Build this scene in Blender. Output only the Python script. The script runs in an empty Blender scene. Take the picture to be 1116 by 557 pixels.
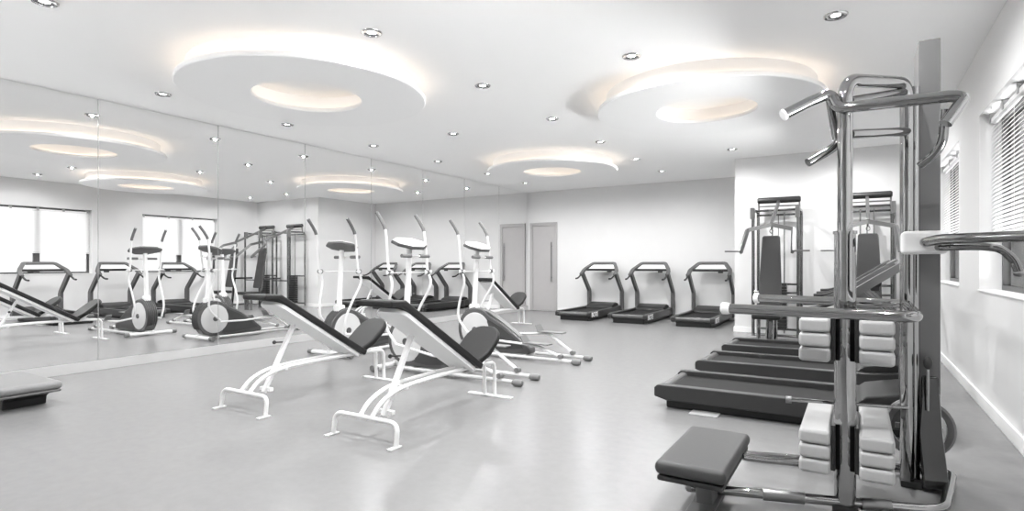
import bpy, bmesh, math
from mathutils import Vector, Matrix
PI = math.pi
SC = bpy.context.scene
COL = SC.collection

# ------------------------------------------------------------------ materials
def mat(name, col, rough=0.5, metal=0.0, spec=0.5, emit=None, estr=0.0, noise=0.0, nscale=20.0, bump=0.0, coat=0.0):
    m = bpy.data.materials.new(name); m.use_nodes = True
    nt = m.node_tree; b = nt.nodes['Principled BSDF']
    c = (col, col, col, 1) if isinstance(col, (int, float)) else (*col, 1)
    b.inputs['Base Color'].default_value = c
    b.inputs['Roughness'].default_value = rough
    b.inputs['Metallic'].default_value = metal
    b.inputs['Specular IOR Level'].default_value = spec
    b.inputs['Coat Weight'].default_value = coat
    if emit is not None:
        b.inputs['Emission Color'].default_value = (*emit, 1)
        b.inputs['Emission Strength'].default_value = estr
    if noise or bump:
        tc = nt.nodes.new('ShaderNodeTexCoord')
        n = nt.nodes.new('ShaderNodeTexNoise')
        n.inputs['Scale'].default_value = nscale; n.inputs['Detail'].default_value = 6
        n.inputs['Roughness'].default_value = 0.62
        nt.links.new(tc.outputs['Object'], n.inputs['Vector'])
        if noise:
            r = nt.nodes.new('ShaderNodeMapRange')
            r.inputs['From Min'].default_value = 0.3; r.inputs['From Max'].default_value = 0.7
            r.inputs['To Min'].default_value = 1 - noise; r.inputs['To Max'].default_value = 1 + noise
            nt.links.new(n.outputs['Fac'], r.inputs['Value'])
            mx = nt.nodes.new('ShaderNodeVectorMath'); mx.operation = 'SCALE'
            mx.inputs[0].default_value = c[:3]
            nt.links.new(r.outputs['Result'], mx.inputs['Scale'])
            nt.links.new(mx.outputs['Vector'], b.inputs['Base Color'])
        if bump:
            bp = nt.nodes.new('ShaderNodeBump'); bp.inputs['Strength'].default_value = bump
            bp.inputs['Distance'].default_value = 0.004
            nt.links.new(n.outputs['Fac'], bp.inputs['Height'])
            nt.links.new(bp.outputs['Normal'], b.inputs['Normal'])
    return m

def glass_mat():
    m = bpy.data.materials.new('window_glass'); m.use_nodes = True
    nt = m.node_tree; nt.nodes.clear()
    o = nt.nodes.new('ShaderNodeOutputMaterial'); mx = nt.nodes.new('ShaderNodeMixShader')
    t = nt.nodes.new('ShaderNodeBsdfTransparent'); g = nt.nodes.new('ShaderNodeBsdfGlossy')
    g.inputs['Roughness'].default_value = 0.02
    f = nt.nodes.new('ShaderNodeFresnel'); f.inputs['IOR'].default_value = 1.45
    nt.links.new(f.outputs[0], mx.inputs[0]); nt.links.new(t.outputs[0], mx.inputs[1])
    nt.links.new(g.outputs[0], mx.inputs[2]); nt.links.new(mx.outputs[0], o.inputs[0])
    return m

def blind_mat():
    m = bpy.data.materials.new('blind_white'); m.use_nodes = True
    nt = m.node_tree; nt.nodes.clear()
    o = nt.nodes.new('ShaderNodeOutputMaterial'); mx = nt.nodes.new('ShaderNodeMixShader'); mx.inputs[0].default_value = 0.5
    d = nt.nodes.new('ShaderNodeBsdfDiffuse'); d.inputs[0].default_value = (0.85, 0.85, 0.85, 1)
    t = nt.nodes.new('ShaderNodeBsdfTranslucent'); t.inputs[0].default_value = (0.8, 0.8, 0.8, 1)
    nt.links.new(d.outputs[0], mx.inputs[1]); nt.links.new(t.outputs[0], mx.inputs[2]); nt.links.new(mx.outputs[0], o.inputs[0])
    return m

M = dict(
    wall=mat('wall_paint', 0.72, 0.55, noise=0.012, nscale=3, spec=0.3),
    ceil=mat('ceiling_paint', 0.96, 0.7, spec=0.2),
    floor=mat('floor_vinyl', 0.205, 0.27, noise=0.04, nscale=14, spec=0.28),
    plinth=mat('plinth_paint', 0.52, 0.5, spec=0.3),
    trim=mat('white_trim', 0.88, 0.35),
    plaster=mat('white_plaster', 0.94, 0.5, spec=0.3),
    mirror=mat('mirror_silver', 0.98, 0.0, 1.0),
    edge=mat('mirror_edge', 0.70, 0.2, 0.6),
    frame=mat('window_frame_grey', 0.06, 0.4),
    headgrey=mat('head_grey', 0.35, 0.5),
    blind=blind_mat(),
    glass=glass_mat(),
    door=mat('door_grey', (0.42, 0.41, 0.41), 0.45, noise=0.02, nscale=6),
    doorframe=mat('door_frame_grey', (0.40, 0.39, 0.39), 0.4),
    steel=mat('brushed_steel', 0.24, 0.3, 0.9),
    chrome=mat('chrome', 0.36, 0.035, 1.0),
    darkchrome=mat('dark_chrome', 0.24, 0.12, 1.0),
    satin=mat('satin_grey_sheet', 0.115, 0.35, 0.0),
    blackgloss=mat('black_gloss', 0.02, 0.10, coat=0.5),
    white=mat('white_enamel', 0.80, 0.28),
    whiteboard=mat('white_board', 0.86, 0.45),
    char=mat('charcoal_vinyl', 0.017, 0.45, spec=0.28, noise=0.05, nscale=60, bump=0.08),
    seatgrey=mat('grey_vinyl', 0.052, 0.40, spec=0.3, noise=0.04, nscale=60, bump=0.06),
    midvinyl=mat('mid_grey_vinyl', 0.20, 0.38, noise=0.03, nscale=50, bump=0.05),
    weight=mat('pale_grey_pad', 0.42, 0.38, noise=0.03, nscale=40, bump=0.06),
    tread=mat('treadmill_dark', 0.022, 0.36, spec=0.3),
    treadside=mat('treadmill_side', 0.028, 0.36, spec=0.35),
    belt=mat('treadmill_belt', 0.010, 0.65, spec=0.2, noise=0.1, nscale=150),
    treadgrey=mat('treadmill_grey', 0.085, 0.36),
    screen=mat('white_screen', 0.88, 0.25),
    black=mat('black_plastic', 0.018, 0.4),
    ellip=mat('elliptical_shell', 0.085, 0.38),
    ellipdark=mat('elliptical_dark_panel', 0.045, 0.35),
    elliplight=mat('elliptical_light_strip', 0.15, 0.4),
    disc=mat('wheel_disc', 0.62, 0.35),
    gripgrey=mat('grip_grey', 0.16, 0.55),
    led=mat('warm_led', 0.9, 0.5, emit=(1.0, 0.77, 0.55), estr=1.15),
    lens=mat('lamp_lens', 0.9, 0.3, emit=(1, 1, 1), estr=6.0),
    rim=mat('lamp_rim_chrome', 0.6, 0.15, 1.0),
    text=mat('white_lettering', 0.85, 0.4),
)

# ------------------------------------------------------------------ mesh helpers
def V(*a): return Vector(a)

def fillet(pts, r, n=6):
    pts = [Vector(p) for p in pts]; out = [pts[0]]
    for i in range(1, len(pts) - 1):
        p, a, b = pts[i], pts[i - 1], pts[i + 1]
        rr = min(r, (a - p).length * 0.48, (b - p).length * 0.48)
        s, e = p + (a - p).normalized() * rr, p + (b - p).normalized() * rr
        for k in range(n + 1):
            t = k / n
            out.append(s * (1 - t) ** 2 + p * 2 * t * (1 - t) + e * t * t)
    out.append(pts[-1]); return out

def smooth_path(pts, n=6):
    pts = [Vector(p) for p in pts]; out = []
    ext = [pts[0] * 2 - pts[1]] + pts + [pts[-1] * 2 - pts[-2]]
    for i in range(1, len(ext) - 2):
        p0, p1, p2, p3 = ext[i - 1:i + 3]
        for k in range(n):
            t = k / n
            out.append(0.5 * ((2 * p1) + (p2 - p0) * t + (2 * p0 - 5 * p1 + 4 * p2 - p3) * t * t + (3 * p1 - p0 - 3 * p2 + p3) * t ** 3))
    out.append(pts[-1]); return out

class MB:
    def __init__(self): self.bm = bmesh.new()
    def _merge(self, b2, mtx=None):
        if mtx is not None: bmesh.ops.transform(b2, matrix=mtx, verts=b2.verts)
        me = bpy.data.meshes.new('tmp'); b2.to_mesh(me); b2.free()
        self.bm.from_mesh(me); bpy.data.meshes.remove(me); return self
    def box(self, lo, hi, r=0.0, seg=2, mtx=None):
        lo, hi = Vector(lo), Vector(hi); b = bmesh.new()
        bmesh.ops.create_cube(b, size=1)
        s = hi - lo; c = (hi + lo) / 2
        for v in b.verts: v.co = Vector((v.co.x * s.x, v.co.y * s.y, v.co.z * s.z)) + c
        if r > 0: bmesh.ops.bevel(b, geom=b.edges[:], offset=min(r, min(s) * 0.49), segments=seg, affect='EDGES', profile=0.5)
        return self._merge(b, mtx)
    def beam(self, a, b_, w, h, r=0.0, up=(0, 0, 1)):
        """box of section w (sideways) x h (along up) from a to b"""
        a, b_ = Vector(a), Vector(b_); d = (b_ - a); L = d.length; d.normalize()
        s = d.cross(Vector(up)).normalized(); u = s.cross(d)
        m = Matrix((( d.x, s.x, u.x, a.x), (d.y, s.y, u.y, a.y), (d.z, s.z, u.z, a.z), (0, 0, 0, 1)))
        return self.box((0, -w / 2, -h / 2), (L, w / 2, h / 2), r, mtx=m)
    def tube(self, pts, r, seg=12, caps=True, closed=False, sect=None):
        pts = [Vector(p) for p in pts]
        q = [pts[0]]
        for p in pts[1:]:
            if (p - q[-1]).length > 1e-5: q.append(p)
        pts = q; n = len(pts); b = bmesh.new()
        T = []
        for i in range(n):
            if closed: t = pts[(i + 1) % n] - pts[i - 1]
            elif i == 0: t = pts[1] - pts[0]
            elif i == n - 1: t = pts[-1] - pts[-2]
            else: t = (pts[i + 1] - pts[i]).normalized() + (pts[i] - pts[i - 1]).normalized()
            T.append(t.normalized())
        u = T[0].orthogonal().normalized(); rings = []
        if sect is not None:
            u = Vector((0, 0, 1)) - T[0] * T[0].z
            u = u.normalized() if u.length > 1e-3 else T[0].orthogonal().normalized()
        for i in range(n):
            if i:
                q_ = T[i - 1].rotation_difference(T[i]); u = q_ @ u
            u = (u - T[i] * u.dot(T[i])).normalized(); w = T[i].cross(u)
            rr = r[i] if isinstance(r, (list, tuple)) else r
            if sect is None:
                ring = [b.verts.new(pts[i] + (u * math.cos(2 * PI * k / seg) + w * math.sin(2 * PI * k / seg)) * rr) for k in range(seg)]
            else:
                ring = [b.verts.new(pts[i] + u * s_[0] + w * s_[1]) for s_ in sect]
            rings.append(ring)
        m = len(rings[0])
        for i in range(n if closed else n - 1):
            A, B = rings[i], rings[(i + 1) % n]
            for k in range(m): b.faces.new((A[k], A[(k + 1) % m], B[(k + 1) % m], B[k]))
        if caps and not closed:
            b.faces.new(rings[0][::-1]); b.faces.new(rings[-1])
        bmesh.ops.recalc_face_normals(b, faces=b.faces[:])
        return self._merge(b)
    def cyl(self, a, b_, r, seg=20, r2=None):
        a, b_ = Vector(a), Vector(b_)
        return self.tube([a, b_], [r, r if r2 is None else r2], seg)
    def prism(self, poly, vec, r=0.0, seg=2):
        b = bmesh.new(); vec = Vector(vec)
        f = b.faces.new([b.verts.new(Vector(p)) for p in poly])
        g = bmesh.ops.extrude_face_region(b, geom=[f])
        bmesh.ops.translate(b, vec=vec, verts=[e for e in g['geom'] if isinstance(e, bmesh.types.BMVert)])
        bmesh.ops.recalc_face_normals(b, faces=b.faces[:])
        if r > 0:
            es = [e for e in b.edges if len(e.link_faces) == 2 and e.calc_face_angle(0) > 0.6]
            bmesh.ops.bevel(b, geom=es, offset=r, segments=seg, affect='EDGES', profile=0.5)
        return self._merge(b)
    def lathe(self, prof, seg=32, mtx=None, closed=False):
        """prof: list of (r, z) about Z"""
        b = bmesh.new(); R = []
        for r, z in prof:
            R.append([b.verts.new((r * math.cos(2 * PI * k / seg), r * math.sin(2 * PI * k / seg), z)) for k in range(seg)])
        for i in range(len(R) if closed else len(R) - 1):
            A, B = R[i], R[(i + 1) % len(R)]
            for k in range(seg): b.faces.new((A[k], A[(k + 1) % seg], B[(k + 1) % seg], B[k]))
        bmesh.ops.remove_doubles(b, verts=b.verts[:], dist=1e-5)
        bmesh.ops.recalc_face_normals(b, faces=b.faces[:])
        return self._merge(b, mtx)
    def ball(self, c, r, sx=1, sy=1, sz=1, seg=16):
        b = bmesh.new(); bmesh.ops.create_uvsphere(b, u_segments=seg, v_segments=seg // 2 + 2, radius=r)
        return self._merge(b, Matrix.Translation(Vector(c)) @ Matrix.Diagonal((sx, sy, sz, 1)))
    def build(self, name, m, parent=None, off=None, ang=38):
        if off is not None: bmesh.ops.translate(self.bm, vec=-Vector(off), verts=self.bm.verts[:])
        for f in self.bm.faces: f.smooth = True
        lim = math.radians(ang)
        for e in self.bm.edges:
            e.smooth = len(e.link_faces) == 2 and e.calc_face_angle(0) < lim
        me = bpy.data.meshes.new(name); self.bm.to_mesh(me); self.bm.free()
        me.materials.append(m)
        o = bpy.data.objects.new(name, me); COL.objects.link(o)
        wn = o.modifiers.new('weighted_normal', 'WEIGHTED_NORMAL'); wn.keep_sharp = True; wn.weight = 80
        if parent is not None: o.parent = parent
        return o

def tag(o, label, cat, group=None):
    o['label'] = label; o['category'] = cat
    if group: o['group'] = group
    return o
def thing(name, label, cat, loc=(0, 0, 0), rz=0.0, group=None):
    o = bpy.data.objects.new(name, None); COL.objects.link(o)
    o.empty_display_size = 0.1
    o.location = loc; o.rotation_euler = (0, 0, rz)
    return tag(o, label, cat, group)
def struct(o): o['kind'] = 'structure'; return o
def dup(root, loc, rz, label, skip=()):
    r = root.copy(); COL.objects.link(r); r.location = loc; r.rotation_euler = (0, 0, rz); r['label'] = label
    def rec(src, dst):
        for ch in list(src.children):
            if ch.name.split('.')[0] in skip: continue
            c = ch.copy(); COL.objects.link(c); c.parent = dst; rec(ch, c)
    rec(root, r); return r

# ------------------------------------------------------------------ room
XL, XR, YB, YA, XA, H, YR = -7.31, 0.908, 12.79, 10.604, -1.838, 3.062, -3.0
WT = 0.25
struct(MB().box((XL - WT, YR - WT, -0.12), (XR + WT, YB + WT, 0)).build('floor', M['floor']))
struct(MB().box((XL - WT, YR - WT, H), (XR + WT, YB + WT, H + 0.12)).build('ceiling', M['ceil']))
struct(MB().box((XL - WT, YR - WT, 0), (XL - 0.012, YB + WT, H)).build('wall_left', M['wall']))
struct(MB().box((XL - 0.012, YB, 0), (XA, YB + WT, H)).build('wall_back', M['wall']))
struct(MB().box((XA, YA, 0), (XR, YB + WT, H)).build('wall_alcove', M['wall']))
# right wall with window openings
ZB, ZT = 0.968, 2.477
WINS = [(1.10, 3.13), (4.23, 6.262), (7.375, 9.36)]
w = MB()
w.box((XR, YR - WT, 0), (XR + WT, YB + WT, ZB)).box((XR, YR - WT, ZT), (XR + WT, YB + WT, H))
ys = [YR - WT] + [v for a in WINS for v in a] + [YB + WT]
for i in range(0, len(ys), 2): w.box((XR, ys[i], ZB), (XR + WT, ys[i + 1], ZT))
struct(w.build('wall_right', M['wall']))
# rear wall behind the camera; its opening is added to brighten the left front
w = MB(); wx0, wx1 = -6.6, -5.0
w.box((XL - 0.012, YR - WT, 0), (wx0, YR, H)).box((wx1, YR - WT, 0), (XR, YR, H))
w.box((wx0, YR - WT, 0), (wx1, YR, ZB)).box((wx0, YR - WT, ZT), (wx1, YR, H))
struct(w.build('wall_rear', M['wall']))
# baseboards
struct(MB().box((XR - 0.018, YR, 0), (XR, YA - 0.02, 0.105), 0.004).build('baseboard_right', M['trim']))
struct(MB().box((XA - 0.02, YA - 0.018, 0), (XR - 0.02, YA, 0.09), 0.004).build('baseboard_alcove', M['trim']))
struct(MB().box((XA - 0.018, YA, 0), (XA, YB - 0.018, 0.09), 0.004).build('baseboard_return', M['trim']))
struct(MB().box((-6.44, YB - 0.018, 0), (XA - 0.02, YB, 0.09), 0.004).build('baseboard_back', M['trim']))
struct(MB().box((XL - 0.012, YR, 0), (XL + 0.012, YB - 0.02, 0.108), 0.004).build('baseboard_left', M['plinth']))

# windows on the right wall
XF = XR + 0.15
def window(i, y0, y1):
    r = bpy.data.objects.new('window_%d' % i, None); COL.objects.link(r); struct(r)
    r.location = (XF, (y0 + y1) / 2, ZB); off = r.location
    f = MB(); t = 0.05
    f.box((XF, y0, ZB), (XF + 0.06, y1, ZB + t)).box((XF, y0, ZT - t), (XF + 0.06, y1, ZT))
    f.box((XF, y0, ZB + t), (XF + 0.06, y0 + t, ZT - t)).box((XF, y1 - t, ZB + t), (XF + 0.06, y1, ZT - t))
    ym = (y0 + y1) / 2
    f.box((XF, ym - 0.06, ZB + t), (XF + 0.06, ym + 0.06, ZT - t))
    f.build('window_frame', M['frame'], r, off)
    for a, b in ((y0 + t, ym - 0.06), (ym + 0.06, y1 - t)):
        MB().box((XF + 0.025, a, ZB + t), (XF + 0.031, b, ZT - t)).build('pane', M['glass'], r, off)
    MB().box((XR - 0.012, y0, ZB - 0.0), (XF, y1, ZB + 0.012), 0.003).build('window_sill', M['trim'], r, off)
    return r
for i, (a, b) in enumerate(WINS[1:] + WINS[:1]): window(i + 1, a, b)

# venetian blinds
def blind(y0, y1, label):
    x = XF - 0.06; zb = 1.44; zt = ZT - 0.045
    r = thing('venetian_blind', label, 'blind', (x, (y0 + y1) / 2, zb), 0, 'half lowered venetian blinds'); off = r.location
    MB().box((x - 0.022, y0 + 0.02, zt - 0.04), (x + 0.022, y1 - 0.02, zt), 0.003).build('headrail', M['blind'], r, off)
    n = int((y1 - y0) / 0.5)
    for k in range(n + 1):
        yy = y0 + 0.06 + (y1 - y0 - 0.12) * k / n
        MB().box((x - 0.03, yy - 0.02, zt - 0.03), (x + 0.03, yy + 0.02, ZT - 0.001)).build('bracket', M['headgrey'], r, off)
    s = MB(); z = zb + 0.04; a = math.radians(52); hw = 0.021
    while z < zt - 0.05:
        dx, dz = hw * math.cos(a), hw * math.sin(a)
        s.prism([(x - dx, y0 + 0.025, z - dz), (x + dx, y0 + 0.025, z + dz), (x + dx, y0 + 0.025, z + dz + 0.0016), (x - dx, y0 + 0.025, z - dz + 0.0016)], (0, y1 - y0 - 0.05, 0))
        z += 0.033
    s.build('slats', M['blind'], r, off)
    MB().box((x - 0.022, y0 + 0.022, zb), (x + 0.022, y1 - 0.022, zb + 0.018), 0.004).build('bottom_rail', M['blind'], r, off)
    for yy in (y0 + 0.25, y1 - 0.25, (y0 + y1) / 2 - 0.25, (y0 + y1) / 2 + 0.25):
        MB().cyl((x, yy, zb + 0.01), (x, yy, zt - 0.02), 0.0016, 6).build('cord', M['blind'], r, off)
blind(*WINS[1], 'white venetian blind half lowered over the window nearer the chrome tower')
blind(*WINS[2], 'white venetian blind half lowered over the window farther along, nearer the alcove')

blind(*WINS[0], 'unseen white venetian blind added over the third window to even out the light')  # out of view, added to hold back daylight from this window

# mirror panels on the left wall
joints = [0.19, 1.60, 3.008, 4.413, 5.808, 7.215, 8.605, 9.985, 11.39, YB - 0.025]
ords = ['first', 'second', 'third', 'fourth', 'fifth', 'sixth', 'seventh', 'eighth', 'ninth']
np_ = len(joints) - 1
for i in range(np_):
    a, b = joints[i] + 0.004, joints[i + 1] - 0.004
    k = np_ - 1 - i
    r = thing('wall_mirror', 'tall wall mirror panel, %s from the grey door end of the left wall' % ords[k], 'mirror',
              (XL, (a + b) / 2, 0.112), 0, 'mirror panels covering the left wall')
    MB().box((XL - 0.006, a, 0.112), (XL, b, H - 0.004)).build('mirror_glass', M['mirror'], r, r.location)
    MB().box((XL - 0.0118, a - 0.003, 0.110), (XL - 0.0062, b + 0.003, H - 0.002)).build('mirror_backing', M['edge'], r, r.location)

# door in the back wall beside the mirror
d = bpy.data.objects.new('door_1', None); COL.objects.link(d); struct(d); d.location = (-6.85, YB, 0); off = d.location
f = MB(); x0, x1, zt = -7.235, -6.455, 2.26
for a, b in ((x0, x0 + 0.085), (x1 - 0.085, x1)): f.box((a, YB - 0.035, 0), (b, YB - 0.001, zt), 0.006)
f.box((x0, YB - 0.036, zt - 0.085), (x1, YB - 0.001, zt), 0.006)
f.build('door_frame', M['doorframe'], d, off)
MB().box((x0 + 0.087, YB - 0.016, 0.008), (x1 - 0.087, YB - 0.001, zt - 0.087), 0.002).build('door_panel', M['door'], d, off)
hd = MB().cyl((-6.60, YB - 0.06, 0.75), (-6.60, YB - 0.06, 1.75), 0.011, 12)
for z in (0.85, 1.65): hd.cyl((-6.60, YB - 0.06, z), (-6.60, YB - 0.014, z), 0.007, 10)
hd.build('door_handle', M['steel'], d, off)

# ------------------------------------------------------------------ ceiling ring lights
def ring_light(x, y, label):
    r = thing('ceiling_ring_light', label, 'ceiling light', (x, y, H), 0, 'two tier ring lights on the ceiling')
    zl, zm = 2.868 - H, 2.912 - H
    e = 0.008
    MB().lathe([(0.52, zl + e), (0.52 + e, zl), (1.17 - e, zl), (1.17, zl + e), (1.17, zm - e), (1.17 - e, zm), (0.52 + e, zm), (0.52, zm - e)], 96, closed=True).build('lower_ring', M['plaster'], r)
    MB().lathe([(0.62, zm), (1.075, zm), (1.075, -0.0005), (0.62, -0.0005)], 96, closed=True).build('upper_ring', M['plaster'], r)
    def strip(R, h=0.010): return MB().lathe([(R - h, zm + 0.002), (R + h, zm + 0.002), (R + h, zm + 0.012), (R - h, zm + 0.012)], 64, closed=True)
    strip(1.105).build('light_strip', M['led'], r)
    strip(0.588, 0.004).build('light_strip', M['led'], r)
    return r
ring_light(-4.71, 3.78, 'white two tier ceiling ring light with warm glow above the front benches, nearest the mirror')
ring_light(-1.40, 6.36, 'white two tier ceiling ring light with warm glow nearest the chrome tower')
ring_light(-4.72, 9.14, 'white two tier ceiling ring light with warm glow closest to the grey door')

# ------------------------------------------------------------------ downlights
CX = [-6.48, -4.91, -3.325, -1.715, -0.13]
RY = [1.69, 3.285, 4.865, 6.44, 8.04, 9.67, 11.22]
rings = [(-4.71, 3.78), (-1.40, 6.36), (-4.72, 9.14)]
FILL_LOW, SKY_HIGH = 38.0, 0.62  # added glow from below the horizon, then the dim sky
LAMP_W = 64.0
proto = None
cname = ['first', 'second', 'third', 'fourth', 'fifth']
for ci, x in enumerate(CX):
    for ri, y in enumerate(RY):
        if any(math.hypot(x - a, y - b) < 1.28 for a, b in rings): continue
        if y > YA - 0.2 and x > XA - 0.15: continue
        if (ci, ri) == (3, 4): continue
        lab = 'small chrome recessed downlight, %s column from the mirror, %s row from the door wall' % (cname[ci], ords[6 - ri])
        if proto is None:
            proto = thing('recessed_downlight', lab, 'downlight', (x, y, H), 0, 'recessed downlights across the ceiling')
            MB().lathe([(0.058, -0.001), (0.062, -0.012), (0.074, -0.014), (0.082, -0.008), (0.084, -0.001)], 32).build('rim', M['rim'], proto)
            MB().lathe([(0.060, -0.010), (0.052, -0.004), (0.034, -0.003)], 28).build('reflector', M['chrome'], proto)
            MB().lathe([(0.0, -0.006), (0.026, -0.006), (0.034, -0.003), (0.034, -0.001)], 24).build('lens', M['lens'], proto)
        else:
            dup(proto, (x, y, H), 0, lab)
        L = bpy.data.lights.new('downlight_lamp', 'SPOT'); L.energy = LAMP_W; L.spot_size = math.radians(172); L.spot_blend = 0.9
        L.shadow_soft_size = 0.009; L.color = (1, 1, 1)
        lo = bpy.data.objects.new('downlight_lamp', L); COL.objects.link(lo); lo.location = (x, y, H - 0.017)

# ------------------------------------------------------------------ weight benches
def make_bench(loc, label):
    r = thing('incline_bench', label, 'weight bench', loc, 0, 'white framed incline benches')
    U = MB().tube(fillet([(-0.295, 0.0, 0.012), (-0.295, 0.02, 0.155), (0.295, 0.02, 0.155), (0.295, 0.0, 0.012)], 0.07), 0.016)
    for s in (-1, 1): U.box((s * 0.295 - 0.02, -0.07, 0), (s * 0.295 + 0.02, 0.04, 0.012), 0.004)
    U.build('foot_bar', M['white'], r)
    for s in (-1, 1):
        p = smooth_path([(s * 0.055, 0.02, 0.155), (s * 0.055, 0.12, 0.245), (s * 0.055, 0.30, 0.305), (s * 0.055, 0.6, 0.322), (s * 0.055, 1.0, 0.324), (s * 0.055, 1.40, 0.318)], 5)
        MB().tube(p, 0.017).build('rail', M['white'], r)
        MB().tube(fillet([(s * 0.055, 1.39, 0.318), (s * 0.055, 1.535, 0.312), (s * 0.055, 1.545, 0.010)], 0.06), 0.0168).build('leg', M['white'], r)
    MB().box((-0.235, 1.515, 0), (0.235, 1.575, 0.012), 0.004).build('rear_foot', M['white'], r)
    # adjustable support post
    po = MB().beam((0, 0.19, 0.125), (0, 0.485, 0.665), 0.045, 0.028, 0.005, up=(0, 1, 0))
    po.box((-0.07, 0.20, 0.135), (0.07, 0.235, 0.165), 0.004).box((-0.07, 0.35, 0.29), (0.07, 0.38, 0.315), 0.004)
    po = po.build('support_post', M['white'], r)
    MB().cyl((-0.02, 0.40, 0.52), (-0.10, 0.37, 0.515), 0.006, 8).ball((-0.105, 0.368, 0.515), 0.017).build('adjustment_knob', M['black'], po)
    # backrest: profile in the (y, z) plane, extruded across x
    d = Vector((0, 0.94, -0.575)).normalized(); nrm = Vector((0, 0.522, 0.853))
    top = Vector((0, 0.255, 0.945)); hin = top + d * 1.13
    hw = 0.16
    t = 0.055
    prof = [top + V(0, -0.155, 0.004), top, hin, hin - nrm * t, top - nrm * t * 0.9 + V(0, -0.012, 0), top + V(0, -0.155, -0.045)]
    MB().prism([p + V(-hw, 0, 0) for p in prof], (2 * hw, 0, 0), 0.016, 3).build('backrest', M['char'], r)
    # white board under the pad, rounded corners, in the back plane
    o = top - nrm * (t + 0.002) + d * 0.02; L = 1.06; bw = 0.145
    def P2(a, b): return o + d * a + V(b, 0, 0)
    poly = []
    for cx, ca, a0 in ((bw - 0.08, 0.08, 0), (-bw + 0.08, 0.08, 90)):
        for k in range(7):
            an = math.radians(a0 + 15 * k)
            poly.append((ca - 0.08 * math.sin(an) if a0 == 0 else ca - 0.08 * math.cos(an - PI / 2), cx + 0.08 * math.cos(an) if a0 == 0 else cx - 0.08 * math.sin(an - PI / 2)))
    poly += [(L, -bw + 0.02), (L, bw - 0.02)]
    MB().prism([P2(a, b) for a, b in poly], -nrm * 0.035, 0.006).build('backrest_board', M['whiteboard'], r)
    # seat, tipped up at its far end with a rounded far edge
    sd = Vector((0, 0.30, 0.235)).normalized(); sn = Vector((0, -sd.z, sd.y)); so = V(0, 1.175, 0.375); SL = 0.43
    pl = [(0, -0.12), (0.12, -0.175)]
    for k in range(7):
        an = PI / 2 * k / 6; pl.append((SL - 0.16 + 0.16 * math.sin(an), -0.175 + 0.14 - 0.14 * math.cos(an)))
    pl += [(a, -b) for a, b in reversed(pl)]
    MB().prism([so + sd * a + V(b, 0, 0) - sn * 0.055 for a, b in pl], sn * 0.06, 0.018, 3).build('seat', M['char'], r)
    br = MB().box((-0.06, 1.10, 0.325), (0.06, 1.36, 0.35), 0.006)
    br.beam((0, 1.30, 0.34), (0, 1.42, 0.50), 0.05, 0.02, 0.004, up=(1, 0, 0)); br.build('seat_bracket', M['white'], r)
    return r
b0 = make_bench((-2.85, 2.74, 0), 'white framed incline bench with charcoal pads, farther from the mirror of the front pair')
dup(b0, (-4.235, 2.76, 0), 0, 'white framed incline bench with charcoal pads, closer to the mirror of the front pair')
dup(b0, (-5.76, 8.27, 0), 0, 'white framed incline bench with charcoal pads standing alone toward the grey door')

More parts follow.
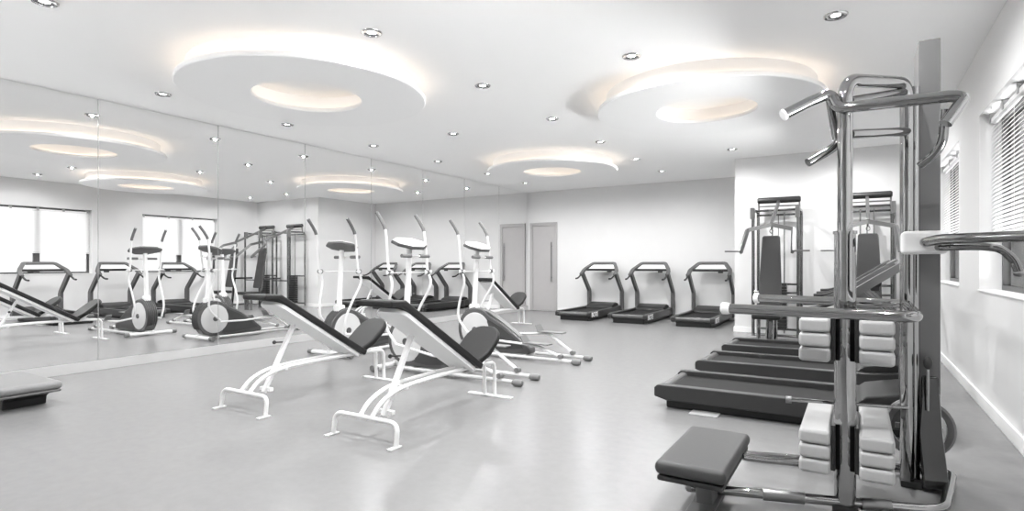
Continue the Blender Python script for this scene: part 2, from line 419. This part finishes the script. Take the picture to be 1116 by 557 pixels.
# ------------------------------------------------------------------ elliptical trainers (local +X = towards the pedals' rear end)
def make_elliptical(loc, rz, label, phase=1):
    r = thing('elliptical_trainer', label, 'elliptical trainer', loc, rz, 'white elliptical trainers')
    R = 0.285; cz = 0.325
    # shell outline in the x,z plane
    out = []
    for k in range(0, 19):
        an = math.radians(205 - 160 * k / 18); out.append((R * math.cos(an), cz + R * math.sin(an)))
    out += [(0.45, 0.405), (0.67, 0.255), (0.83, 0.13), (0.83, 0.06), (0.3, 0.045), (-0.05, 0.05), (-0.18, 0.10)]
    MB().prism([(a, -0.085, b) for a, b in out], (0, 0.17, 0), 0.022, 2).build('housing', M['ellip'], r)
    # dark panel on each flank with the pale wheel disc in front of it
    for s in (-1, 1):
        y = s * 0.0855
        pan = [(0.20, 0.475), (0.42, 0.375), (0.63, 0.24), (0.75, 0.13), (0.30, 0.085), (0.12, 0.10)]
        MB().prism([(a, y, b) for a, b in pan], (0, s * 0.006, 0)).build('side_panel', M['ellipdark'], r)
        mt = Matrix.Translation((0, y, cz)) @ Matrix.Rotation(-s * PI / 2, 4, 'X')
        wd = MB().lathe([(0.0, 0.016), (0.05, 0.016), (0.06, 0.012), (0.215, 0.010), (0.228, 0.002), (0.228, -0.002)], 36, mt).build('wheel_disc', M['disc'], r)
        MB().lathe([(0.0, 0.03), (0.035, 0.03), (0.04, 0.024), (0.04, 0.01)], 20, mt).build('hub', M['ellip'], wd)
    # ribbed front cover strip
    g = MB()
    arc = [(math.radians(212 - 118 * k / 16)) for k in range(17)]
    for yy in (-0.06, -0.03, 0, 0.03, 0.06):
        g.tube([((R + 0.001) * math.cos(a), yy, cz + (R + 0.001) * math.sin(a)) for a in arc], 0.008, 6)
    g.build('front_cover', M['ellipdark'], r)
    g = MB().tube([(0.02, 0, cz + R - 0.004), (0.20, 0, cz + R * 0.80), (0.45, 0, 0.407), (0.67, 0, 0.257), (0.82, 0, 0.13)], 0.02, sect=[(0.008, -0.05), (0.008, 0.05), (-0.01, 0.05), (-0.01, -0.05)])
    g.build('top_strip', M['elliplight'], r)
    # stabilisers
    fs = MB().tube([(-0.22, -0.34, 0.045), (-0.22, 0.34, 0.045)], 0.028); fs.box((-0.25, -0.04, 0.03), (0.1, 0.04, 0.085), 0.008)
    fs = fs.build('front_stabilizer', M['white'], r)
    for s in (-1, 1): MB().cyl((-0.22, s * 0.335, 0.045), (-0.22, s * 0.40, 0.045), 0.036, 16).build('end_cap', M['gripgrey'], fs)
    # rails on the floor
    for s in (-1, 1):
        ra = MB().tube([(0.02, s * 0.172, 0.04), (1.50, s * 0.172, 0.04)], 0.02)
        ra.box((0.05, min(0, s * 0.172), 0.02), (0.09, max(0, s * 0.172), 0.05), 0.005).box((0.74, min(0, s * 0.172), 0.02), (0.78, max(0, s * 0.172), 0.05), 0.005)
        ra = ra.build('floor_rail', M['disc'], r)
        MB().tube([(1.46, s * 0.172, 0.036), (1.48, s * 0.172, 0.036), (1.555, s * 0.172, 0.036), (1.57, s * 0.172, 0.036)], [0.026, 0.034, 0.034, 0.022], 14).build('end_cap', M['gripgrey'], ra)
    # mast, console and fixed bars
    ms = MB().tube([(-0.08, 0, 0.55), (-0.07, 0, 0.70), (-0.03, 0, 1.38)], [0.045, 0.036, 0.030], 14)
    ms.box((-0.13, -0.05, 0.54), (-0.01, 0.05, 0.66), 0.015).cyl((-0.045, -0.30, 1.10), (-0.045, 0.30, 1.10), 0.007, 10)
    ms.build('mast', M['white'], r)
    ct = Matrix.Translation((0.0, 0, 1.435)) @ Matrix.Rotation(math.radians(24), 4, 'Y')
    def conpoly(z): return [ct @ V(-0.15, -0.13, z), ct @ V(-0.07, -0.26, z), ct @ V(0.03, -0.25, z), ct @ V(0.12, -0.10, z), ct @ V(0.12, 0.10, z), ct @ V(0.03, 0.25, z), ct @ V(-0.07, 0.26, z), ct @ V(-0.15, 0.13, z)]
    up = (ct.to_3x3() @ V(0, 0, 1))
    co = MB().prism(conpoly(-0.032), up * 0.034, 0.010).build('console', M['ellip'], r)
    MB().prism([ct @ (ct.inverted() @ p * 0.93) for p in conpoly(0.004)], up * 0.008, 0.003).build('console_face', M['screen'], co)
    fb = MB().tube(fillet([(0.06, -0.22, 1.29), (0.06, -0.05, 1.29), (-0.03, 0, 1.28), (0.06, 0.05, 1.29), (0.06, 0.22, 1.29)], 0.03), 0.011).build('fixed_handlebar', M['white'], r)
    for s in (-1, 1): MB().cyl((0.06, s * 0.075, 1.29), (0.06, s * 0.23, 1.29), 0.021, 14).build('grip', M['gripgrey'], fb)
    # moving arms, pedals and links; the two sides are half a turn apart
    for s in (-1, 1):
        ph = (-0.04 if s < 0 else 0.07) * phase
        yy = s * 0.265
        path = smooth_path([(-0.24 + ph, yy, 1.78), (-0.15 + ph, yy, 1.66), (-0.105 + ph, yy, 1.55), (-0.06 + ph, yy, 1.15), (-0.01 + ph, yy, 0.96), (-0.12 + ph * 0.5, yy * 0.93, 0.69), (-0.17, yy * 0.86, 0.49), (-0.09 - ph, yy * 0.75, 0.30)], 6)
        am = MB().tube(path, 0.0155).cyl((-0.07 + ph, yy - 0.03, 1.10), (-0.02 + ph, yy + 0.03, 1.10), 0.025, 12).build('swing_arm', M['white'], r)
        MB().tube(path[0:12], 0.021).build('grip', M['gripgrey'], am)
        MB().cyl((-0.045 + ph, yy - 0.025, 1.10), (-0.045 + ph, yy + 0.028, 1.10), 0.03, 14).build('pivot', M['steel'], am)
        ze = 0.0 if s < 0 else 0.10
        pa = MB().tube([(-0.09 - ph, s * 0.19, 0.30 - ze * 0.2), (0.45, s * 0.19, 0.22 + ze * 0.5), (0.90, s * 0.19, 0.20 + ze), (1.02, s * 0.178, 0.185 + ze)], 0.015)
        pa.tube([(1.0, s * 0.178, 0.185 + ze), (1.31, s * 0.172, 0.085)], 0.019)
        pa = pa.build('pedal_arm', M['white'], r)
        MB().cyl((1.31, s * 0.172 - 0.03, 0.088), (1.31, s * 0.172 + 0.03, 0.088), 0.028, 16).build('roller', M['gripgrey'], pa)
        pz = 0.215 + ze
        pd = MB().box((0.82, s * 0.19 - 0.065, pz), (1.18, s * 0.19 + 0.065, pz + 0.016), 0.006)
        pd.prism([(0.83, s * 0.19 - 0.065, pz), (0.78, s * 0.19 - 0.05, pz + 0.09), (0.80, s * 0.19 + 0.05, pz + 0.10), (0.86, s * 0.19 + 0.065, pz)], (0.012, 0, 0.004), 0.004)
        pd.build('pedal', M['gripgrey'], pa)
    return r
e0 = make_elliptical((-4.34, 4.91, 0), 0, 'white elliptical trainer with grey flywheel housing behind the bench farther from the mirror')
dup(e0, (-4.34, 6.26, 0), 0, 'white elliptical trainer standing alone to the right, its long rails ending on open floor')
make_elliptical((-5.80, 5.22, 0), PI / 2, 'white elliptical trainer closest to the mirror, behind the left front bench, console seen from behind', -1.6)

# ------------------------------------------------------------------ treadmills (local +X = towards the console)
def make_treadmill(loc, rz, label, group):
    r = thing('treadmill', label, 'treadmill', loc, rz, group)
    MB().box((0.08, -0.33, 0), (1.86, 0.33, 0.105), 0.012).build('base', M['tread'], r)
    for s in (-1, 1):
        c = s * 0.365
        MB().prism([(0.0, c - 0.045, 0.10), (0.0, c - 0.045, 0.175), (0.03, c - 0.045, 0.198), (1.55, c - 0.045, 0.205), (1.80, c - 0.045, 0.23), (1.86, c - 0.045, 0.20), (1.86, c - 0.045, 0.07), (0.10, c - 0.045, 0.075)], (0, 0.09, 0), 0.012).build('side_rail', M['treadside'], r)
    MB().cyl((0.055, -0.325, 0.142), (0.055, 0.325, 0.142), 0.042, 18).build('rear_roller', M['treadgrey'], r)
    MB().box((0.05, -0.315, 0.10), (1.48, 0.315, 0.158), 0.01).build('belt', M['belt'], r)
    MB().prism([(1.42, -0.318, 0.10), (1.42, -0.318, 0.19), (1.50, -0.318, 0.255), (1.72, -0.318, 0.30), (1.86, -0.318, 0.27), (1.90, -0.318, 0.10)], (0, 0.636, 0), 0.02).build('motor_cover', M['tread'], r)
    for s in (-1, 1):
        c = s * 0.415
        MB().prism([(1.76, c - 0.03, 0.06), (1.76, c - 0.03, 0.56), (1.40, c - 0.03, 0.935), (1.39, c - 0.03, 0.965), (1.47, c - 0.03, 1.025), (1.87, c - 0.03, 0.61), (1.91, c - 0.03, 0.54), (1.91, c - 0.03, 0.06)], (0, 0.06, 0), 0.012).build('upright', M['treadgrey'], r)
        h = MB().tube(smooth_path([(1.42, s * 0.415, 0.975), (1.30, s * 0.415, 0.925), (1.17, s * 0.412, 0.875), (1.05, s * 0.405, 0.865)], 5), 0.019)
        h.build('handle', M['black'], r)
    # console arch sweeping down to the handles
    arch = [(1.36, -0.42, 0.945), (1.52, -0.41, 1.06), (1.74, -0.27, 1.205), (1.74, 0.27, 1.205), (1.52, 0.41, 1.06), (1.36, 0.42, 0.945)]
    sec = [(0.026, -0.038), (0.026, 0.038), (-0.026, 0.038), (-0.026, -0.038)]
    MB().tube(fillet(arch, 0.04, 4), 0.02, sect=sec).build('console_arch', M['treadgrey'], r)
    MB().prism([(1.585, -0.355, 1.085), (1.715, -0.262, 1.185), (1.715, 0.262, 1.185), (1.585, 0.355, 1.085)], (0.012, 0, -0.008)).build('display', M['screen'], r)
    cb = MB().tube([(1.565, -0.39, 1.065), (1.565, 0.39, 1.065)], 0.027, 14).build('crossbar', M['tread'], r)
    MB().box((1.525, -0.26, 1.005), (1.585, -0.16, 1.048), 0.01).build('control_pod', M['black'], cb)
    return r
def lettering(par, txt):
    cu = bpy.data.curves.new('lettering', 'FONT'); cu.body = txt; cu.size = 0.135; cu.extrude = 0.001; cu.offset = 0.004
    o = bpy.data.objects.new('lettering_tmp', cu); COL.objects.link(o)
    bpy.context.view_layer.update()
    me = bpy.data.meshes.new_from_object(o.evaluated_get(bpy.context.evaluated_depsgraph_get()))
    bpy.data.objects.remove(o)
    me.materials.clear(); me.materials.append(M['text'])
    t = bpy.data.objects.new('lettering', me); COL.objects.link(t); t.parent = par
    t.rotation_euler = (PI / 2, 0, 0); t.location = (0.06, -0.4115, 0.09)
GB, GR = 'treadmills along the back wall', 'treadmills along the window wall'
t0 = make_treadmill((-5.12, 10.85, 0), PI / 2, 'dark treadmill at the back wall, the one nearest the grey door', GB)
rr0 = dup(t0, (-1.44, 5.04, 0), 0, 'dark treadmill of the window wall row, directly behind the chrome tower'); rr0['group'] = GR
MB().box((0.30, -0.475, 0), (0.52, -0.335, 0.012), 0.004).build('floor_pad', M['weight'], rr0)
rr1 = rr0
for x, y, l in ((-1.44, 6.44, 'dark treadmill in the middle of the window wall row'), (-1.44, 7.80, 'dark treadmill of the window wall row nearest the two press machines')):
    q = dup(rr0, (x, y, 0), 0, l, ('floor_pad',))
lettering(t0, 'BOTE')
dup(t0, (-3.92, 10.85, 0), PI / 2, 'dark treadmill in the middle of the three at the back wall')
dup(t0, (-2.64, 10.85, 0), PI / 2, 'dark treadmill at the back wall nearest the white alcove corner')

# ------------------------------------------------------------------ press machines in front of the alcove wall (local -Y = towards the room)
def make_press(loc, label):
    r = thing('chest_press_machine', label, 'exercise machine', loc, 0, 'seated press machines at the alcove wall')
    for s in (-1, 1):
        x = s * 0.33
        MB().tube(fillet([(x, -0.50, 0.03), (x, -0.50, 2.08), (x, 0.06, 2.08), (x, 0.06, 0.03)], 0.10), 0.025).build('frame', M['darkchrome'], r)
        MB().box((x - 0.045, -0.53, 1.93), (x + 0.02, -0.43, 2.12), 0.012).build('cap_bracket', M['steel'], r)
    for yy, z in ((0.06, 2.03), (0.06, 0.86), (0.06, 0.10), (-0.50, 0.74), (-0.50, 0.05), (-0.22, 2.085)):
        MB().cyl((-0.33, yy, z), (0.33, yy, z), 0.018, 12).build('cross_bar', M['darkchrome'], r)
    ws = MB()
    for k in range(14): ws.box((-0.13, -0.16, 0.12 + k * 0.055), (0.13, -0.02, 0.12 + k * 0.055 + 0.049), 0.004)
    ws.build('weight_stack', M['black'], r)
    for s in (-1, 1): MB().cyl((s * 0.09, -0.09, 0.05), (s * 0.09, -0.09, 2.05), 0.011, 10).build('guide_rod', M['chrome'], r)
    MB().cyl((0, -0.09, 0.9), (0, -0.09, 2.02), 0.006, 8).build('cable', M['black'], r)
    # padded roller on top
    ro = MB().tube([(-0.33, -0.03, 2.27), (-0.31, -0.03, 2.27), (0.31, -0.03, 2.27), (0.33, -0.03, 2.27)], [0.035, 0.052, 0.052, 0.035], 20).build('top_roller', M['black'], r)
    br = MB()
    for s in (-1, 1): br.cyl((s * 0.31, 0.0, 2.06), (s * 0.31, -0.03, 2.27), 0.014, 10)
    br.cyl((-0.32, -0.04, 2.17), (0.32, -0.04, 2.17), 0.013, 10).build('roller_bracket', M['steel'], r)
    # boom and press arms
    MB().beam((0.0, -0.04, 2.24), (0, -1.0, 1.81), 0.045, 0.06, 0.008).build('boom', M['steel'], r)
    for s in (-1, 1):
        a = MB().tube(fillet([(0, -0.99, 1.80), (s * 0.315, -1.17, 1.715), (s * 0.345, -1.60, 1.37)], 0.03, 3), 0.02, sect=[(0.03, -0.018), (0.03, 0.018), (-0.03, 0.018), (-0.03, -0.018)]).build('press_arm', M['steel'], r)
        MB().cyl((s * 0.345, -1.60, 1.385), (s * 0.56, -1.62, 1.385), 0.013, 12).build('handle', M['steel'], a)
    hk = MB().tube([(0, -1.0, 1.79), (0, -1.0, 1.72)], 0.008)
    hk.tube([(0.022 * math.cos(a), -1.0, 1.70 + 0.03 * math.sin(a)) for a in [2 * PI * k / 14 for k in range(14)]], 0.007, 8, closed=True)
    hk.build('hook', M['darkchrome'], r)
    # back pad on a post, seat on three legs
    bm_ = [(-0.125, 1.60), (-0.11, 1.63), (0.11, 1.63), (0.125, 1.60), (0.165, 0.60), (0.15, 0.56), (-0.15, 0.56), (-0.165, 0.60)]
    MB().prism([(x, -1.22 + (z - 0.56) * 0.16, z) for x, z in bm_], (0, 0.065, 0.0), 0.02, 3).build('back_pad', M['seatgrey'], r)
    MB().beam((0, -1.12, 0.04), (0, -0.95, 1.55), 0.05, 0.05, 0.006, up=(0, 1, 0)).beam((0, -1.10, 0.07), (0, -0.5, 0.07), 0.05, 0.05).beam((0, -1.05, 0.80), (0, -0.5, 0.80), 0.05, 0.05, 0.005).build('pad_post', M['darkchrome'], r)
    MB().box((-0.19, -1.66, 0.40), (0.19, -1.22, 0.475), 0.025, 3).build('seat', M['char'], r)
    for x, rr_ in ((-0.12, 0.028), (0.0, 0.022), (0.10, 0.036)):
        MB().cyl((x, -1.45, 0.0), (x, -1.45, 0.405), rr_, 14).build('seat_leg', M['chrome'], r)
    return r
g0 = make_press((-1.105, 10.42, 0), 'chrome seated press machine with grey back pad, nearer the alcove corner')
dup(g0, (0.146, 10.42, 0), 0, 'chrome seated press machine with grey back pad, partly behind the tall chrome tower')

# ------------------------------------------------------------------ chrome tower in the right foreground
TW = thing('exercise_tower', 'tall chrome exercise tower with pull up bar, dip bars and stacked pale pads', 'exercise machine', (0.0, 3.4, 0))
TO = TW.location
PX, PY = -0.046, 3.19
MB().cyl((PX, PY, 0.04), (PX, PY, 1.35), 0.047, 32).cyl((PX, PY, 1.345), (PX, PY, 1.36), 0.052, 32).build('post_sleeve', M['chrome'], TW, TO)
tp = MB().tube(fillet([(PX, PY, 1.30), (PX, PY, 2.095), (0.235, 3.72, 2.180), (0.235, 3.72, 0.03)], 0.10, 8), 0.033, 24).build('main_frame', M['chrome'], TW, TO)
MB().cyl((0.270, 3.755, 0.03), (0.270, 3.755, 2.16), 0.026, 20).build('rear_post', M['chrome'], TW, TO)
MB().cyl((PX + 0.02, PY + 0.03, 1.835), (0.235, 3.71, 1.915), 0.024, 16).build('cross_tube', M['chrome'], TW, TO)
MB().cyl((PX + 0.02, PY + 0.03, 2.00), (0.225, 3.70, 2.13), 0.020, 16).build('brace_tube', M['darkchrome'], TW, TO)
# pull-up bar with bent grips
MB().tube(fillet([(-0.300, 3.05, 1.93), (-0.18, 3.12, 2.00), (-0.105, 3.15, 2.03), (-0.075, 3.145, 1.95), (0.36, 3.13, 1.94), (0.405, 3.13, 1.925), (0.335, 3.10, 1.815)], 0.035, 6), 0.026, 18).build('pull_up_bar', M['chrome'], TW, TO)
MB().cyl((-0.306, 3.047, 1.926), (-0.298, 3.051, 1.931), 0.0285, 18).build('end_cap', M['trim'], TW, TO)
MB().tube(fillet([(-0.110, 3.24, 2.02), (-0.078, 3.25, 1.80), (-0.115, 3.23, 1.765), (-0.205, 3.17, 1.705)], 0.04, 6), 0.0215, 16).build('grip_bar', M['darkchrome'], TW, TO)
MB().tube(fillet([(0.345, 3.20, 1.90), (0.338, 3.22, 1.76), (0.315, 3.24, 1.71), (0.258, 3.28, 1.665)], 0.04, 6), 0.0195, 16).build('grip_bar', M['darkchrome'], TW, TO)
# dip bars: a U around the posts
dp = MB().tube(fillet([(-0.535, 2.93, 0.98), (0.215, 2.86, 0.98), (0.235, 3.78, 0.98), (-0.54, 3.93, 0.98)], 0.07, 8), 0.0245, 18)
dp.build('dip_bar', M['chrome'], TW, TO)
MB().tube([(-0.572, 2.934, 0.98), (-0.566, 2.933, 0.98), (-0.54, 2.931, 0.98), (-0.53, 2.93, 0.98)], [0.018, 0.029, 0.029, 0.0255], 16).build('end_cap', M['trim'], TW, TO)
MB().tube([(-0.566, 3.935, 0.98), (-0.56, 3.934, 0.98), (-0.535, 3.93, 0.98)], [0.02, 0.032, 0.032], 16).build('end_cap', M['trim'], TW, TO)
# stacked pale pads either side of the post
for x0, x1 in ((-0.236, -0.104), (0.012, 0.150)):
    for z0 in (0.205, 0.275, 0.345):
        MB().box((x0, 3.03, z0), (x1, 3.74 if z0 > 0.3 else 3.60, z0 + 0.066), 0.017, 3).build('weight_pad', M['weight'], TW, TO)
    for z0 in (0.736, 0.806, 0.876):
        MB().box((x0, 3.03, z0), (x1, 3.62, z0 + 0.066), 0.017, 3).build('weight_pad', M['weight'], TW, TO)
for z0, z1 in ((0.20, 0.42), (0.73, 0.955)):
    k = MB().box((-0.105, 3.13, z0), (-0.085, 3.5, z1), 0.004).box((-0.006, 3.13, z0), (0.014, 3.5, z1), 0.004)
    k.box((-0.10, 3.235, z0 + 0.02), (0.01, 3.27, z1 - 0.02))
    k.build('pad_bracket', M['black'], TW, TO)
pn = MB().cyl((-0.30, 3.29, 0.487), (0.22, 3.40, 0.487), 0.009, 10)
pn.build('selector_rod', M['chrome'], TW, TO)
MB().cyl((-0.315, 3.287, 0.487), (-0.29, 3.292, 0.487), 0.019, 16).build('rod_knob', M['steel'], TW, TO)
# satin shroud and its black foot, lever with black knob
MB().box((0.288, 3.745, 0.42), (0.384, 4.02, 2.405), 0.006, 2).build('shroud', M['satin'], TW, TO)
MB().prism([(0.300, 3.735, 0.60), (0.375, 3.735, 0.60), (0.392, 3.72, 0.30), (0.415, 3.66, 0.02), (0.30, 3.64, 0.02), (0.29, 3.72, 0.30)], (0.0, 0.26, 0.0), 0.012).build('shroud_foot', M['blackgloss'], TW, TO)
lv = MB().cyl((0.325, 3.71, 0.42), (0.325, 3.70, 0.66), 0.008, 10).build('lever', M['chrome'], TW, TO)
MB().ball((0.325, 3.70, 0.675), 0.022, 1, 1, 1.6).build('lever_knob', M['black'], TW, TO)
# white carriage block with press arms reaching right
MB().box((0.205, 3.60, 1.252), (0.402, 3.80, 1.372), 0.02, 3).build('carriage', M['disc'], TW, TO)
MB().tube(fillet([(0.305, 3.61, 1.312), (0.305, 3.545, 1.312), (0.36, 3.49, 1.323), (0.80, 3.16, 1.322)], 0.05, 6), 0.025, 18).build('press_arm', M['darkchrome'], TW, TO)
MB().tube(smooth_path([(0.36, 3.605, 1.286), (0.40, 3.53, 1.285), (0.52, 3.50, 1.283), (0.588, 3.50, 1.268), (0.632, 3.50, 1.220), (0.652, 3.50, 1.165)], 6), 0.019, 16).build('press_handle', M['darkchrome'], TW, TO)
MB().ball((0.655, 3.50, 1.155), 0.024, 1, 1, 0.7).build('end_cap', M['steel'], TW, TO)
# base frame: a flattened loop of tube turned a little to the walls
bl = [(-0.60, 3.02, 0.045), (-0.735, 2.975, 0.045), (0.34, 3.295, 0.045), (0.44, 3.42, 0.045), (0.455, 3.90, 0.045), (0.20, 3.915, 0.045), (-0.57, 3.655, 0.045)]
MB().tube(fillet([(-0.735, 2.973, 0.045), (0.35, 3.297, 0.045), (0.455, 3.93, 0.045), (-0.57, 3.655, 0.045)], 0.10, 8), 0.024, 18).build('base_frame', M['chrome'], TW, TO)
MB().tube([(-0.758, 2.966, 0.045), (-0.75, 2.969, 0.045), (-0.73, 2.975, 0.045)], [0.01, 0.022, 0.026], 14).build('end_cap', M['steel'], TW, TO)
for a, b in (((-0.40, 3.07, 0.045), (-0.22, 3.125, 0.045)), ((0.02, 3.195, 0.045), (0.14, 3.235, 0.045))):
    MB().cyl(a, b, 0.029, 18).build('tube_sleeve', M['steel'], TW, TO)
for a, b in (((-0.10, 3.14, 0), (0.01, 3.24, 0.035)), ((0.205, 3.68, 0), (0.30, 3.79, 0.035))): MB().box(a, b, 0.006).build('floor_plate', M['black'], TW, TO)
# pulley wheel behind the shroud
mt = Matrix.Translation((0.315, 4.09, 0.235)) @ Matrix.Rotation(PI / 2, 4, 'X')
MB().lathe([(0.135, -0.02), (0.165, -0.025), (0.178, -0.01), (0.178, 0.01), (0.165, 0.025), (0.135, 0.02)], 40, mt, closed=True).cyl((0.315, 4.06, 0.235), (0.315, 4.12, 0.235), 0.03, 16).box((0.20, 4.08, 0.22), (0.43, 4.10, 0.25)).box((0.30, 4.08, 0.11), (0.33, 4.10, 0.36)).cyl((0.315, 4.0, 0.235), (0.315, 4.09, 0.235), 0.015, 12).build('pulley_wheel', M['satin'], TW, TO)
# low padded seat joined to the base by two rods
st = MB().box((-0.81, 2.60, 0.215), (-0.49, 3.30, 0.28), 0.028, 4).build('seat', M['seatgrey'], TW, TO)
MB().box((-0.80, 2.61, 0.185), (-0.50, 3.29, 0.214), 0.012).build('seat_pan', M['black'], TW, TO)
MB().box((-0.68, 2.86, 0.0), (-0.60, 3.16, 0.19), 0.012).box((-0.70, 2.70, 0), (-0.58, 3.2, 0.02), 0.006).build('seat_pedestal', M['satin'], TW, TO)
MB().tube([(-0.50, 3.12, 0.20), (-0.40, 3.16, 0.19), (-0.10, 3.27, 0.18)], 0.018, 12).build('seat_rod', M['chrome'], TW, TO)

# low padded seat at the left edge, in front of the mirror
LS = thing('padded_seat', 'low grey padded seat on a black base in front of the mirror', 'machine seat', (-6.15, 1.9, 0)); LO = LS.location
MB().box((-6.58, 1.69, 0.140), (-5.775, 2.12, 0.205), 0.028, 4).build('cushion', M['midvinyl'], LS, LO)
MB().box((-6.57, 1.70, 0.115), (-5.785, 2.11, 0.139), 0.011).build('seat_pan', M['satin'], LS, LO)
MB().prism([(-6.55, 1.76, 0.115), (-5.84, 1.76, 0.115), (-5.93, 1.76, 0.07), (-5.95, 1.76, 0.0), (-6.45, 1.76, 0.0), (-6.47, 1.76, 0.07)], (0, 0.30, 0), 0.01).build('seat_base', M['black'], LS, LO)
MB().tube([(-5.97, 1.725, 0.07), (-5.98, 1.70, 0.068), (-6.04, 1.40, 0.06), (-6.10, 0.7, 0.05)], 0.02, 14).build('seat_rod', M['steel'], LS, LO)

# ------------------------------------------------------------------ light, camera, view
wd = bpy.data.worlds.new('sky_with_low_fill'); SC.world = wd; wd.use_nodes = True
bg = wd.node_tree.nodes['Background']; bg.inputs[0].default_value = (1, 1, 1, 1); bg.inputs[1].default_value = 1.0

wn = wd.node_tree                                   # dim white sky; bright lower half is added to light the ceiling
tc = wn.nodes.new('ShaderNodeTexCoord'); sp = wn.nodes.new('ShaderNodeSeparateXYZ')
mr = wn.nodes.new('ShaderNodeMapRange')
mr.inputs['From Min'].default_value = -0.55; mr.inputs['From Max'].default_value = -0.06
mr.inputs['To Min'].default_value = FILL_LOW; mr.inputs['To Max'].default_value = SKY_HIGH
wn.links.new(tc.outputs['Generated'], sp.inputs[0]); wn.links.new(sp.outputs['Z'], mr.inputs['Value'])
wn.links.new(mr.outputs['Result'], bg.inputs[1])

cam = bpy.data.cameras.new('camera'); co = bpy.data.objects.new('camera', cam); COL.objects.link(co)
cam.sensor_width = 36; cam.lens = 614.92 / 1116 * 36; cam.clip_start = 0.05
cam.shift_y = (287.675 - 278.5) / 1116
co.location = (0, 0, 1.2); co.rotation_euler = (PI / 2, 0, 0.5476)
SC.camera = co
SC.view_settings.view_transform = 'Standard'; SC.view_settings.look = 'None'
SC.view_settings.gamma = 1.0; SC.view_settings.use_curve_mapping = False
SC.view_settings.exposure = 0.93
SC.cycles.use_denoising = True
SC.cycles.max_bounces = 24; SC.cycles.diffuse_bounces = 20; SC.cycles.glossy_bounces = 6
SC.cycles.transparent_max_bounces = 12
SC.cycles.sample_clamp_indirect = 3.0; SC.cycles.blur_glossy = 1.0
SC.cycles.caustics_reflective = True; SC.cycles.caustics_refractive = False
